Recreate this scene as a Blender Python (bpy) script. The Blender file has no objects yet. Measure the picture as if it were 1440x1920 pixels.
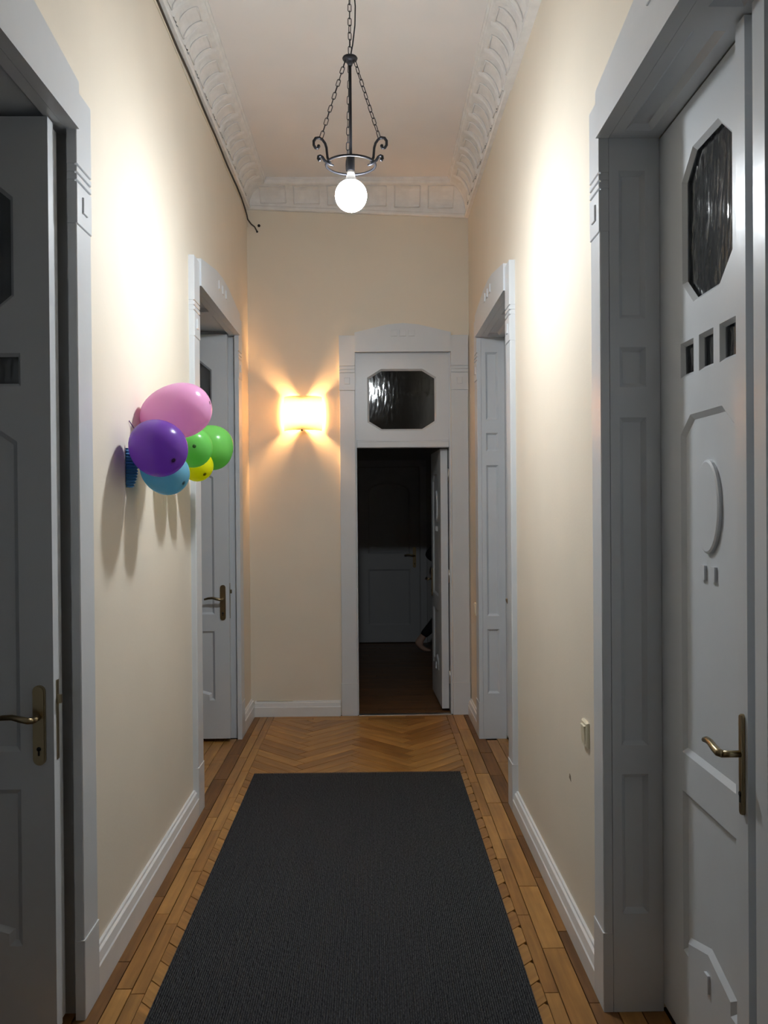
import bpy, bmesh, math, random
from mathutils import Vector, Matrix
from mathutils.geometry import tessellate_polygon
random.seed(7)
PI = math.pi
scene = bpy.context.scene
COL = scene.collection

# ------------------------------------------------------------------ camera, world, exposure
F_PX = 1596.0
cam_d = bpy.data.cameras.new('camera'); cam = bpy.data.objects.new('camera', cam_d); COL.objects.link(cam)
cam_d.sensor_fit = 'VERTICAL'; cam_d.sensor_height = 24.0; cam_d.sensor_width = 18.0
cam_d.lens = F_PX / 1920 * 24.0
cam_d.clip_start = 0.05
cam.matrix_world = (Matrix.Translation((0, 0, 1.6)) @ Matrix.Rotation(-21 / F_PX, 4, 'Z') @
                    Matrix.Rotation(PI / 2 - 12 / F_PX, 4, 'X') @ Matrix.Rotation(-0.008, 4, 'Z'))
scene.camera = cam
world = bpy.data.worlds.new('night'); scene.world = world; world.use_nodes = True
world.node_tree.nodes['Background'].inputs[0].default_value = (0.010, 0.011, 0.013, 1)
world.node_tree.nodes['Background'].inputs[1].default_value = 1.0
vs = scene.view_settings
vs.view_transform = 'Standard'; vs.look = 'None'; vs.gamma = 1.0; vs.use_curve_mapping = False
vs.exposure = 0.0
BULB_STRENGTH = 400.0
SCONCE_STRENGTH = 800.0

# ------------------------------------------------------------------ dimensions (metres)
XL, XR, YE, YB = -0.94, 0.745, 6.50, -2.2     # inner wall faces
ZC = 4.04                                     # ceiling
LT, RT, ET = 0.72, 0.30, 0.16                 # wall thicknesses
HL, HR = 2.775, 2.742                         # underside of casing heads
LAMP = Vector((-0.08, 3.56, 0.0))

# ------------------------------------------------------------------ materials
def mat(name, base, rough=0.5, metal=0.0, spec=0.5, emis=None, estr=0.0, noise=0.0, nscale=8.0, bump=0.0, bscale=60.0,
        bstretch=(1, 1, 1), trans=0.0, coat=0.0, sss=0.0, coord='Object'):
    m = bpy.data.materials.new(name); m.use_nodes = True
    nt = m.node_tree; N = nt.nodes; L = nt.links; b = N['Principled BSDF']
    b.inputs['Base Color'].default_value = (*base, 1); b.inputs['Roughness'].default_value = rough
    b.inputs['Metallic'].default_value = metal; b.inputs['Specular IOR Level'].default_value = spec
    b.inputs['Transmission Weight'].default_value = trans; b.inputs['Coat Weight'].default_value = coat
    if sss:
        b.inputs['Subsurface Weight'].default_value = sss; b.inputs['Subsurface Radius'].default_value = (.05, .04, .04)
        b.inputs['Subsurface Scale'].default_value = 1.0
    if emis:
        b.inputs['Emission Color'].default_value = (*emis, 1); b.inputs['Emission Strength'].default_value = estr
    if noise or bump:
        tc = N.new('ShaderNodeTexCoord'); mp = N.new('ShaderNodeMapping'); L.new(tc.outputs[coord], mp.inputs[0])
    if noise:
        t = N.new('ShaderNodeTexNoise'); t.inputs['Scale'].default_value = nscale; t.inputs['Detail'].default_value = 5
        L.new(tc.outputs[coord], t.inputs['Vector'])
        r = N.new('ShaderNodeMapRange'); r.inputs[1].default_value = .3; r.inputs[2].default_value = .7
        r.inputs[3].default_value = 1 - noise; r.inputs[4].default_value = 1 + noise
        L.new(t.outputs[0], r.inputs[0])
        mx = N.new('ShaderNodeMix'); mx.data_type = 'RGBA'; mx.blend_type = 'MULTIPLY'; mx.inputs[0].default_value = 1
        mx.inputs[6].default_value = (*base, 1); L.new(r.outputs[0], mx.inputs[7]); L.new(mx.outputs[2], b.inputs['Base Color'])
    if bump:
        mp.inputs['Scale'].default_value = bstretch
        t2 = N.new('ShaderNodeTexNoise'); t2.inputs['Scale'].default_value = bscale; t2.inputs['Detail'].default_value = 3
        L.new(mp.outputs[0], t2.inputs['Vector'])
        bp = N.new('ShaderNodeBump'); bp.inputs['Strength'].default_value = bump; bp.inputs['Distance'].default_value = .01
        L.new(t2.outputs[0], bp.inputs['Height']); L.new(bp.outputs[0], b.inputs['Normal'])
    return m

M = {}
M['wall'] = mat('cream_wall_paint', (0.80, 0.725, 0.61), 0.62, noise=.025, nscale=2.0, bump=.05, bscale=90)
M['end_wall'] = M['wall']
M['ceiling'] = mat('ceiling_paint', (0.87, 0.85, 0.85), 0.8, noise=.03, nscale=1.5)
M['plaster'] = mat('cornice_plaster', (0.84, 0.83, 0.82), 0.75, noise=.06, nscale=14, bump=.25, bscale=45)
M['paint'] = mat('grey_gloss_paint', (0.66, 0.69, 0.725), 0.32, noise=.02, nscale=5, bump=.06, bscale=25)
M['paint_line'] = mat('bare_white_edge', (0.75, 0.76, 0.77), 0.4)
M['base_white'] = mat('skirting_paint', (0.76, 0.765, 0.77), 0.35, noise=.03, nscale=9)
M['dark_gap'] = mat('dark_gap', (0.02, 0.018, 0.016), 0.9)
M['iron'] = mat('wrought_iron', (0.035, 0.035, 0.042), 0.42, metal=.7)
M['brass'] = mat('antique_brass', (0.34, 0.27, 0.16), 0.30, metal=1.0)
M['steel'] = mat('brushed_steel', (0.55, 0.54, 0.52), 0.32, metal=1.0)
M['plastic'] = mat('white_plastic', (0.85, 0.85, 0.85), 0.4)
M['cream_plastic'] = mat('cream_plastic', (0.78, 0.72, 0.56), 0.35)
def bulb_mat():
    """LED globe: the diffuser is brightest under the chip, dimmer towards the collar"""
    m = mat('lamp_glow', (1, 1, 1), 0.5, emis=(0.90, 0.955, 1.0), estr=BULB_STRENGTH)
    N = m.node_tree.nodes; L = m.node_tree.links
    tc = N.new('ShaderNodeTexCoord'); sp = N.new('ShaderNodeSeparateXYZ'); L.new(tc.outputs['Normal'], sp.inputs[0])
    mr = N.new('ShaderNodeMapRange'); mr.inputs[1].default_value = .25; mr.inputs[2].default_value = -1.0
    mr.inputs[3].default_value = .24 * BULB_STRENGTH; mr.inputs[4].default_value = 1.65 * BULB_STRENGTH
    L.new(sp.outputs[2], mr.inputs[0]); L.new(mr.outputs[0], N['Principled BSDF'].inputs['Emission Strength'])
    return m
M['bulb'] = bulb_mat()
M['warm_bulb'] = mat('warm_glow', (1, 1, 1), 0.5, emis=(1.0, 0.51, 0.175), estr=SCONCE_STRENGTH)
M['cable'] = mat('dark_cable', (0.07, 0.055, 0.045), 0.6)
M['floor_gap'] = mat('floor_underlay', (0.05, 0.024, 0.010), 0.6)
M['skin'] = mat('skin', (0.62, 0.40, 0.30), 0.5)
M['black_cloth'] = mat('black_cloth', (0.012, 0.012, 0.014), 0.9)
M['hair'] = mat('dark_hair', (0.02, 0.013, 0.01), 0.6)
M['room'] = mat('unlit_room_paint', (0.40, 0.40, 0.39), 0.8)
M['old_paint'] = mat('white_door_paint', (0.47, 0.48, 0.49), 0.4)
M['scuff'] = mat('scuff', (0.22, 0.17, 0.12), 0.8)

def wood(name, c1, c2, rough):
    m = bpy.data.materials.new(name); m.use_nodes = True
    nt = m.node_tree; N = nt.nodes; L = nt.links; b = N['Principled BSDF']
    tc = N.new('ShaderNodeTexCoord'); oi = N.new('ShaderNodeObjectInfo')
    ad = N.new('ShaderNodeVectorMath'); ad.operation = 'ADD'
    sc = N.new('ShaderNodeVectorMath'); sc.operation = 'SCALE'; sc.inputs[3].default_value = 37.0
    cb = N.new('ShaderNodeCombineXYZ')
    for i in range(3): L.new(oi.outputs['Random'], cb.inputs[i])
    L.new(cb.outputs[0], sc.inputs[0]); L.new(tc.outputs['Object'], ad.inputs[0]); L.new(sc.outputs[0], ad.inputs[1])
    mp = N.new('ShaderNodeMapping'); mp.inputs['Scale'].default_value = (2.2, 34, 10); L.new(ad.outputs[0], mp.inputs[0])
    n = N.new('ShaderNodeTexNoise'); n.inputs['Scale'].default_value = 1.6; n.inputs['Detail'].default_value = 6
    L.new(mp.outputs[0], n.inputs['Vector'])
    n2 = N.new('ShaderNodeTexNoise'); n2.inputs['Scale'].default_value = 3.2; n2.inputs['Detail'].default_value = 3
    L.new(tc.outputs['Object'], n2.inputs['Vector'])
    a1 = N.new('ShaderNodeMath'); a1.operation = 'MULTIPLY_ADD'; a1.inputs[1].default_value = .55; L.new(oi.outputs['Random'], a1.inputs[0])
    L.new(n.outputs[0], a1.inputs[2])
    a2 = N.new('ShaderNodeMath'); a2.operation = 'SUBTRACT'; a2.inputs[1].default_value = .30; L.new(a1.outputs[0], a2.inputs[0])
    cr = N.new('ShaderNodeMix'); cr.data_type = 'RGBA'; cr.inputs[6].default_value = (*c1, 1); cr.inputs[7].default_value = (*c2, 1)
    L.new(a2.outputs[0], cr.inputs[0])
    mr = N.new('ShaderNodeMapRange'); mr.inputs[1].default_value = .35; mr.inputs[2].default_value = .65
    mr.inputs[3].default_value = .72; mr.inputs[4].default_value = 1.1; L.new(n2.outputs[0], mr.inputs[0])
    mx = N.new('ShaderNodeMix'); mx.data_type = 'RGBA'; mx.blend_type = 'MULTIPLY'; mx.inputs[0].default_value = 1
    L.new(cr.outputs[2], mx.inputs[6]); L.new(mr.outputs[0], mx.inputs[7]); L.new(mx.outputs[2], b.inputs['Base Color'])
    b.inputs['Roughness'].default_value = rough
    bp = N.new('ShaderNodeBump'); bp.inputs['Strength'].default_value = .12; bp.inputs['Distance'].default_value = .003
    L.new(n.outputs[0], bp.inputs['Height']); L.new(bp.outputs[0], b.inputs['Normal'])
    return m
M['oak'] = wood('oak_parquet', (0.24, 0.098, 0.020), (0.62, 0.325, 0.090), 0.36)
M['worn_oak'] = wood('grimy_oak_parquet', (0.10, 0.040, 0.010), (0.36, 0.165, 0.042), 0.5)
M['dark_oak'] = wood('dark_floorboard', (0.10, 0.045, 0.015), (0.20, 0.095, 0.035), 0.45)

def rug_material():
    m = mat('ribbed_rug', (0.030, 0.032, 0.036), 0.95, spec=.2)
    nt = m.node_tree; N = nt.nodes; L = nt.links; b = N['Principled BSDF']
    tc = N.new('ShaderNodeTexCoord'); mp = N.new('ShaderNodeMapping'); mp.inputs['Scale'].default_value = (150, 110, 1)
    L.new(tc.outputs['Object'], mp.inputs[0])
    n = N.new('ShaderNodeTexNoise'); n.inputs['Scale'].default_value = 1.0; n.inputs['Detail'].default_value = 2
    L.new(mp.outputs[0], n.inputs['Vector'])
    r = N.new('ShaderNodeValToRGB'); r.color_ramp.elements[0].position = .33; r.color_ramp.elements[1].position = .72
    r.color_ramp.elements[0].color = (.012, .013, .016, 1); r.color_ramp.elements[1].color = (.105, .107, .112, 1)
    L.new(n.outputs[0], r.inputs[0]); L.new(r.outputs[0], b.inputs['Base Color'])
    bp = N.new('ShaderNodeBump'); bp.inputs['Strength'].default_value = .4; bp.inputs['Distance'].default_value = .004
    L.new(n.outputs[0], bp.inputs['Height']); L.new(bp.outputs[0], b.inputs['Normal'])
    return m
M['rug'] = rug_material()

def rain_glass():
    m = mat('rain_glass', (0.55, 0.56, 0.56), 0.075, trans=1.0, spec=.38)
    nt = m.node_tree; N = nt.nodes; L = nt.links; b = N['Principled BSDF']
    tc = N.new('ShaderNodeTexCoord'); mp = N.new('ShaderNodeMapping'); mp.inputs['Scale'].default_value = (260, 260, 90)
    L.new(tc.outputs['Object'], mp.inputs[0])
    n = N.new('ShaderNodeTexNoise'); n.inputs['Scale'].default_value = 1.0; n.inputs['Detail'].default_value = 2.5
    L.new(mp.outputs[0], n.inputs['Vector'])
    bp = N.new('ShaderNodeBump'); bp.inputs['Strength'].default_value = 1.0; bp.inputs['Distance'].default_value = .0001
    L.new(n.outputs[0], bp.inputs['Height']); L.new(bp.outputs[0], b.inputs['Normal'])
    return m
M['glass'] = rain_glass()

def shade_glass():
    m = bpy.data.materials.new('frosted_shade'); m.use_nodes = True
    nt = m.node_tree; N = nt.nodes; L = nt.links
    N.remove(N['Principled BSDF']); out = N['Material Output']
    tr = N.new('ShaderNodeBsdfTranslucent'); tr.inputs[0].default_value = (1.0, 0.93, 0.82, 1)
    df = N.new('ShaderNodeBsdfDiffuse'); df.inputs[0].default_value = (0.85, 0.8, 0.7, 1)
    mx = N.new('ShaderNodeMixShader'); mx.inputs[0].default_value = .20
    L.new(tr.outputs[0], mx.inputs[1]); L.new(df.outputs[0], mx.inputs[2]); L.new(mx.outputs[0], out.inputs[0])
    return m
M['shade'] = shade_glass()

def balloon_mat(name, c):
    m = bpy.data.materials.new(name); m.use_nodes = True
    nt = m.node_tree; N = nt.nodes; L = nt.links; b = N['Principled BSDF']
    b.inputs['Base Color'].default_value = (*c, 1); b.inputs['Roughness'].default_value = .25; b.inputs['Specular IOR Level'].default_value = .35
    tr = N.new('ShaderNodeBsdfTranslucent'); tr.inputs[0].default_value = (*[min(1, q ** .8) for q in c], 1)
    mx = N.new('ShaderNodeMixShader'); mx.inputs[0].default_value = .5
    L.new(b.outputs[0], mx.inputs[1]); L.new(tr.outputs[0], mx.inputs[2]); L.new(mx.outputs[0], N['Material Output'].inputs[0])
    return m

# ------------------------------------------------------------------ mesh helpers
class MB:
    def __init__(s): s.v = []; s.f = []; s.sm = []
    def add(s, vs, fs, smooth=False):
        o = len(s.v); s.v += [tuple(v) for v in vs]; s.f += [tuple(i + o for i in f) for f in fs]; s.sm += [smooth] * len(fs); return s
    def box(s, x0, x1, y0, y1, z0, z1):
        return s.add([(x0, y0, z0), (x1, y0, z0), (x1, y1, z0), (x0, y1, z0), (x0, y0, z1), (x1, y0, z1), (x1, y1, z1), (x0, y1, z1)],
                     [(0, 3, 2, 1), (4, 5, 6, 7), (0, 1, 5, 4), (1, 2, 6, 5), (2, 3, 7, 6), (3, 0, 4, 7)])
    def cbox(s, x0, x1, y0, y1, z0, z1, b):
        """box whose front (y0) edges are chamfered by b"""
        vs = [(x0, y1, z0), (x1, y1, z0), (x1, y1, z1), (x0, y1, z1),
              (x0, y0 + b, z0), (x1, y0 + b, z0), (x1, y0 + b, z1), (x0, y0 + b, z1),
              (x0 + b, y0, z0 + b), (x1 - b, y0, z0 + b), (x1 - b, y0, z1 - b), (x0 + b, y0, z1 - b)]
        return s.add(vs, [(0, 3, 2, 1), (0, 1, 5, 4), (1, 2, 6, 5), (2, 3, 7, 6), (3, 0, 4, 7), (4, 5, 9, 8), (5, 6, 10, 9), (6, 7, 11, 10), (7, 4, 8, 11), (8, 9, 10, 11)])
    def plate(s, outer, holes, t0, t1, fn):
        """polygon with holes, extruded from t0 to t1; fn(a, b, t) gives a point"""
        loops = [outer] + list(holes)
        tris = tessellate_polygon([[Vector((a, b, 0)) for a, b in lp] for lp in loops])
        flat = [p for lp in loops for p in lp]; n = len(flat)
        vs = [fn(a, b, t0) for a, b in flat] + [fn(a, b, t1) for a, b in flat]
        fs = [tuple(t) for t in tris] + [tuple(i + n for i in reversed(t)) for t in tris]
        o = 0
        for lp in loops:
            k = len(lp)
            for i in range(k):
                j = (i + 1) % k; fs.append((o + i, o + j, o + j + n, o + i + n))
            o += k
        return s.add(vs, fs)
    def ring(s, poly, d, ta, tb, fn):
        """sloped moulding from poly at ta to its inset at tb"""
        q = inset(poly, d); n = len(poly)
        vs = [fn(a, b, ta) for a, b in poly] + [fn(a, b, tb) for a, b in q]
        return s.add(vs, [(i, (i + 1) % n, (i + 1) % n + n, i + n) for i in range(n)])
    def tube(s, pts, r, n=8, closed=False, cap=True):
        pts = [Vector(p) for p in pts]; k = len(pts)
        rs = r if isinstance(r, (list, tuple)) else [r] * k
        tang = []
        for i in range(k):
            if closed: t = pts[(i + 1) % k] - pts[i - 1]
            else: t = pts[min(i + 1, k - 1)] - pts[max(i - 1, 0)]
            tang.append(t.normalized())
        up = Vector((0, 0, 1)) if abs(tang[0].z) < .9 else Vector((1, 0, 0))
        nrm = (up - tang[0] * up.dot(tang[0])).normalized(); vs = []
        for i in range(k):
            nrm = (nrm - tang[i] * nrm.dot(tang[i])).normalized(); bn = tang[i].cross(nrm)
            for j in range(n):
                a = 2 * PI * j / n; vs.append(pts[i] + (nrm * math.cos(a) + bn * math.sin(a)) * rs[i])
        fs = []
        for i in range(k if closed else k - 1):
            i2 = (i + 1) % k
            for j in range(n): fs.append((i * n + j, i * n + (j + 1) % n, i2 * n + (j + 1) % n, i2 * n + j))
        if not closed and cap: fs += [tuple(range(n))[::-1], tuple((k - 1) * n + j for j in range(n))]
        return s.add(vs, fs, True)
    def lathe(s, prof, n=24, c=(0, 0, 0), ax='z'):
        vs = []
        for r, z in prof:
            for j in range(n):
                a = 2 * PI * j / n
                p = (r * math.cos(a), r * math.sin(a), z) if ax == 'z' else (r * math.cos(a), z, r * math.sin(a))
                vs.append((p[0] + c[0], p[1] + c[1], p[2] + c[2]))
        k = len(prof); fs = [(i * n + j, i * n + (j + 1) % n, (i + 1) * n + (j + 1) % n, (i + 1) * n + j) for i in range(k - 1) for j in range(n)]
        fs += [tuple(range(n))[::-1], tuple((k - 1) * n + j for j in range(n))]
        return s.add(vs, fs, True)
    def mesh(s, name):
        me = bpy.data.meshes.new(name); me.from_pydata([tuple(v) for v in s.v], [], s.f)
        bm = bmesh.new(); bm.from_mesh(me); bmesh.ops.recalc_face_normals(bm, faces=bm.faces); bm.to_mesh(me); bm.free()
        me.polygons.foreach_set('use_smooth', s.sm); me.update()
        return me
    def build(s, name, m, parent=None, me=None):
        me = s.mesh(name); me.materials.append(M[m] if isinstance(m, str) else m)
        return link(name, me, parent)

def link(name, me, parent=None, loc=None, rot=None):
    o = bpy.data.objects.new(name, me); COL.objects.link(o)
    if parent: o.parent = parent
    if loc is not None: o.location = loc
    if rot is not None: o.rotation_euler = rot
    return o
def inset(poly, d):
    n = len(poly); area = sum(poly[i][0] * poly[(i + 1) % n][1] - poly[(i + 1) % n][0] * poly[i][1] for i in range(n))
    sg = 1 if area > 0 else -1; out = []
    for i in range(n):
        p0, p1, p2 = Vector(poly[i - 1]), Vector(poly[i]), Vector(poly[(i + 1) % n])
        e1 = (p1 - p0).normalized(); e2 = (p2 - p1).normalized()
        n1 = Vector((-e1.y, e1.x)) * sg; n2 = Vector((-e2.y, e2.x)) * sg
        b = n1 + n2; b = b / max(.25, b.dot(b)) * 2
        out.append((p1.x + b.x * d, p1.y + b.y * d))
    return out
def rect(a0, a1, b0, b1): return [(a0, b0), (a1, b0), (a1, b1), (a0, b1)]
def octa(a0, a1, b0, b1, ca, cb):
    return [(a0 + ca, b0), (a1 - ca, b0), (a1, b0 + cb), (a1, b1 - cb), (a1 - ca, b1), (a0 + ca, b1), (a0, b1 - cb), (a0, b0 + cb)]
def tag(o, label, cat=None, group=None, kind=None):
    o['label'] = label
    if cat: o['category'] = cat
    if group: o['group'] = group
    if kind: o['kind'] = kind
    return o
def empty(name, loc=(0, 0, 0), rz=0.0):
    o = bpy.data.objects.new(name, None); COL.objects.link(o); o.location = loc; o.rotation_euler = (0, 0, rz); o.empty_display_size = .1
    return o

# ------------------------------------------------------------------ room shell
NEAR = (1.355, 2.66); FARL = (4.54, 5.855); FARR = (4.54, 5.80)
def side_wall(name, x0, x1, ops, label):
    out = [(YB - .3, 0)]
    for a, b, z in ops: out += [(a, 0), (a, z), (b, z), (b, 0)]
    out += [(YE + (ET if 'left' in name else 0), 0), (YE + (ET if 'left' in name else 0), ZC + .15), (YB - .3, ZC + .15)]
    o = MB().plate(out, [], x0, x1, lambda a, b, t: (t, a, b)).build(name, 'wall')
    return tag(o, label, 'wall', kind='structure')
wl = side_wall('wall_left', XL - LT, XL, [(NEAR[0] - .05, NEAR[1] + .06, HL + .02), (FARL[0] - .05, FARL[1] + .06, HL + .02)], 'cream painted corridor wall on the left with the balloons')
wr = side_wall('wall_right', XR, XR + RT, [(NEAR[0] - .02, NEAR[1] + .02, HR + .02), (FARR[0] - .02, FARR[1] + .02, HR + .02)], 'cream painted corridor wall on the right with light switches')
EX0, EX1 = -0.13, 0.60
we = MB().plate([(XL - .3, 0), (EX0, 0), (EX0, 2.80), (EX1, 2.80), (EX1, 0), (XR + RT, 0), (XR + RT, ZC + .15), (XL - .3, ZC + .15)], [], YE, YE + ET, lambda a, b, t: (a, t, b)).build('wall_end', 'end_wall')
tag(we, 'cream end wall of the corridor with the glowing sconce', 'wall', kind='structure')
wb = MB().box(XL - LT, XR + RT, YB - .3, YB, 0, ZC + .15).build('wall_back', 'wall'); tag(wb, 'cream corridor wall behind the viewer', 'wall', kind='structure')
ce = MB().box(XL - LT, XR + RT, YB - .3, YE + ET, ZC, ZC + .15).build('ceiling', 'ceiling'); tag(ce, 'plain off-white plaster ceiling of the corridor', 'ceiling', kind='structure')
for k, (x, z) in enumerate([(-0.848, 3.735), (-0.862, 3.69)]):
    b = MB().lathe([(0.0, 0), (.011 - .003 * k, 0), (.011 - .003 * k, .004), (0, .004)], 10, (x, YE - .004, z), 'y').build('cable_hole', 'dark_gap', we)
mk = MB().add([(XR - .001, 3.215, .545), (XR - .001, 3.245, .553), (XR - .001, 3.235, .572), (XR - .001, 3.222, .565), (XR + .01, 3.23, .56)],
              [(0, 1, 2, 3), (0, 1, 4), (1, 2, 4), (2, 3, 4), (3, 0, 4)]).build('scuff_mark', 'scuff', wr)

# floor: slab plus single parquet blocks
FT = 0.012
fl = MB().box(XL - LT, XR + RT, YB - .3, YE - .01, -.12, -FT + .002).build('floor', 'floor_gap')
tag(fl, 'honey oak parquet floor with herringbone centre and plank border', 'floor', kind='structure')
def clip(poly, x0, x1, y0, y1):
    def cut(ps, f, g):
        out = []
        for i in range(len(ps)):
            a, b = ps[i - 1], ps[i]; fa, fb = f(a), f(b)
            if (fa >= 0) != (fb >= 0):
                t = fa / (fa - fb); out.append((a[0] + (b[0] - a[0]) * t, a[1] + (b[1] - a[1]) * t))
            if fb >= 0: out.append(b)
        return out
    for f in (lambda p: p[0] - x0, lambda p: x1 - p[0], lambda p: p[1] - y0, lambda p: y1 - p[1]):
        poly = cut(poly, f, None)
        if len(poly) < 3: return []
    return poly
def plank(cx, cy, ang, L, w, box=None, m='oak', name='plank', parent=fl, z=0.0):
    ca, sa = math.cos(ang), math.sin(ang); g = .0017
    P = [(-L / 2 + g, -w / 2 + g), (L / 2 - g, -w / 2 + g), (L / 2 - g, w / 2 - g), (-L / 2 + g, w / 2 - g)]
    if box:
        W_ = clip([(cx + a * ca - b * sa, cy + a * sa + b * ca) for a, b in P], *box)
        if len(W_) < 3: return
        xs = [p[0] for p in W_]; ys = [p[1] for p in W_]
        if (max(xs) - min(xs)) < .012 or (max(ys) - min(ys)) < .012: return
        if min(xs) > RUG[0] + .02 and max(xs) < RUG[1] - .02 and max(ys) < RUG[3] - .02: return      # wholly under the rug
        P = [((x - cx) * ca + (y - cy) * sa, -(x - cx) * sa + (y - cy) * ca) for x, y in W_]
    n = len(P); b = .0012; Q = inset(P, b)
    vs = [(a, q, -FT) for a, q in P] + [(a, q, -b * .6) for a, q in P] + [(a, q, 0) for a, q in Q]
    fs = [tuple(range(2 * n, 3 * n)), tuple(range(n))[::-1]]
    for lay in (0, n):
        for i in range(n): fs.append((lay + i, lay + (i + 1) % n, lay + (i + 1) % n + n, lay + i + n))
    o = MB().add(vs, fs).build(name, m, parent)
    o.location = (cx, cy, z + random.uniform(-.0006, .0003)); o.rotation_euler = (random.uniform(-.004, .004), 0, ang)
RUG = (-0.722, 0.512, 0.2, 5.085)
HB = (-0.762, 0.548, 1.9, 6.36)
PL, PW = 0.488, 0.088
colw = PL / math.sqrt(2); step = PW * math.sqrt(2)
for c in range(-1, 6):
    xc = -.64 + c * colw; ang = PI / 4 if c % 2 else -PI / 4
    for k in range(int((HB[3] - HB[2]) / step) + 6):
        plank(xc, HB[2] - .2 + k * step + (PW / math.sqrt(2) if c % 2 else 0), ang, PL, PW, HB)
def strip(x0, x1, y0, y1, off, L=.52, m='oak'):
    y = y0 - off
    while y < y1:
        a, b = max(y, y0), min(y + L, y1)
        if b - a > .04: plank((x0 + x1) / 2, (a + b) / 2, PI / 2, b - a, x1 - x0, None, m)
        y += L
for i, (x0, x1) in enumerate([(-.95, -.868), (-.868, -.812), (-.812, -.762), (.548, .598), (.598, .68), (.68, .76)]):
    strip(x0, x1, 1.6, 6.49, [.1, .33, .21, .42, .05, .27][i], [.50, .52, .47, .53, .5, .46][i], 'worn_oak' if i in (0, 5) else 'oak')
x = HB[0]                                                # cross strips in front of the end wall
for r_ in range(2):
    x = HB[0]; n = 0
    while x < HB[1]:
        L = min([.42, .5][r_] if n or r_ else .3, HB[1] - x)
        if L > .03: plank(x + L / 2, HB[3] + .032 + r_ * .064, 0, L, .064)
        x += L; n += 1
for x0 in [-.95 - .075 * k for k in range(1, 6)]:
    strip(x0, x0 + .075, FARL[0] - .04, FARL[1] + .05, .1 + .13 * (x0 * 31 % 1), .5)
    strip(x0, x0 + .075, 2.05, NEAR[1] + .05, .2 + .2 * (x0 * 17 % 1), .5)
for x0 in (.76, .835):
    strip(x0, x0 + .075, FARR[0] - .01, FARR[1] + .01, .2 + (x0 - .7), .5)
    strip(x0, x0 + .075, 1.6, NEAR[1] + .01, .2 + (x0 - .7), .5)

# ------------------------------------------------------------------ cornice
def cove(z0):
    p = [(0, z0), (.026, z0), (.032, z0 + .008), (.032, z0 + .022), (.024, z0 + .03)]
    za, zb = z0 + .03, ZC - .045
    for i in range(1, 9):
        a = PI / 2 * i / 8; p.append((.024 + .116 * (1 - math.cos(a)), za + (zb - za) * math.sin(a)))
    return p + [(.152, ZC - .04), (.158, ZC - .03), (.158, ZC - .018), (.168, ZC - .012), (.168, ZC), (0, ZC)]
ZCL, ZCR = 3.855, 3.785
def cornice(name, pts, label):
    """pts: list of stations, each a list of 3D points for the profile"""
    n = len(pts[0]); vs = [p for st in pts for p in st]
    fs = [(s * n + i, s * n + (i + 1) % n, (s + 1) * n + (i + 1) % n, (s + 1) * n + i) for s in range(len(pts) - 1) for i in range(n)]
    fs += [tuple(range(n)), tuple((len(pts) - 1) * n + i for i in range(n))]
    o = MB().add(vs, fs).build(name, 'plaster'); return tag(o, label, 'cornice', kind='structure')
pl, pr = cove(ZCL), cove(ZCR)
e_ = .002
c1 = cornice('trim_1', [[(XL + d - e_, YB, z) for d, z in pl], [(XL + d - e_, YE - d, z) for d, z in pl]], 'moulded white plaster cornice along the left wall')
c2 = cornice('trim_2', [[(XR - d + e_, YB, z) for d, z in pr], [(XR - d + e_, YE - d, z) for d, z in pr]], 'moulded white plaster cornice along the right wall')
c3 = cornice('trim_3', [[(XL + d, YE - d + e_, z) for d, z in pl], [(XR - d, YE - d + e_, z) for d, z in pr]], 'moulded white plaster cornice with square coffers on the end wall')
# kinked repair of the right cornice's lower bead
MB().box(XR - .045, XR, YB + .1, 4.47, ZCR - .014, ZCR + .006).build('repair_bead', 'plaster', c2)
def modillion(z0, w):
    """a leaf bracket that follows the cove: raised, waisted and curled at the foot"""
    mb = MB(); prof = cove(z0)[4:13]; k = len(prof); ns = 7; vs = []
    for i, (d, z) in enumerate(prof):
        t = i / (k - 1)
        dx = prof[min(i + 1, k - 1)][0] - prof[max(i - 1, 0)][0]; dz = prof[min(i + 1, k - 1)][1] - prof[max(i - 1, 0)][1]
        l = math.hypot(dx, dz); nx, nz = dz / l, -dx / l
        hw = w / 2 * (.62 + .38 * math.cos(2 * PI * t)) ; h = .004 + .011 * math.exp(-((t - .12) / .16) ** 2) + .009 * math.exp(-((t - .85) / .2) ** 2)
        for j in range(ns):
            s = -1 + 2 * j / (ns - 1); hh = h * math.sqrt(max(0, 1 - abs(s) ** 2.5)) + (.004 * math.cos(3 * PI * s) if abs(s) < .9 else 0) - .002
            vs.append((s * hw, d + nx * hh, z + nz * hh))
    fs = [(i * ns + j, i * ns + j + 1, (i + 1) * ns + j + 1, (i + 1) * ns + j) for i in range(k - 1) for j in range(ns - 1)]
    mb.add(vs, fs, True); return mb
def coffer(z0, w):
    """raised rim of a square coffer lying on the cove"""
    prof = cove(z0)[5:12]; mb = MB()
    def at(i, off): d, z = prof[i]; return (d + .7 * off, z - .7 * off)
    lo, hi = at(0, .004), at(6, .004); r = .0042
    curve = [at(i, .003) for i in range(7)]
    for s in (-1, 1): mb.tube([(s * w / 2, d, z) for d, z in curve], r, 5)
    for d, z in (curve[0], curve[-1]): mb.tube([(-w / 2, d, z), (w / 2, d, z)], r, 5)
    return mb
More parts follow.
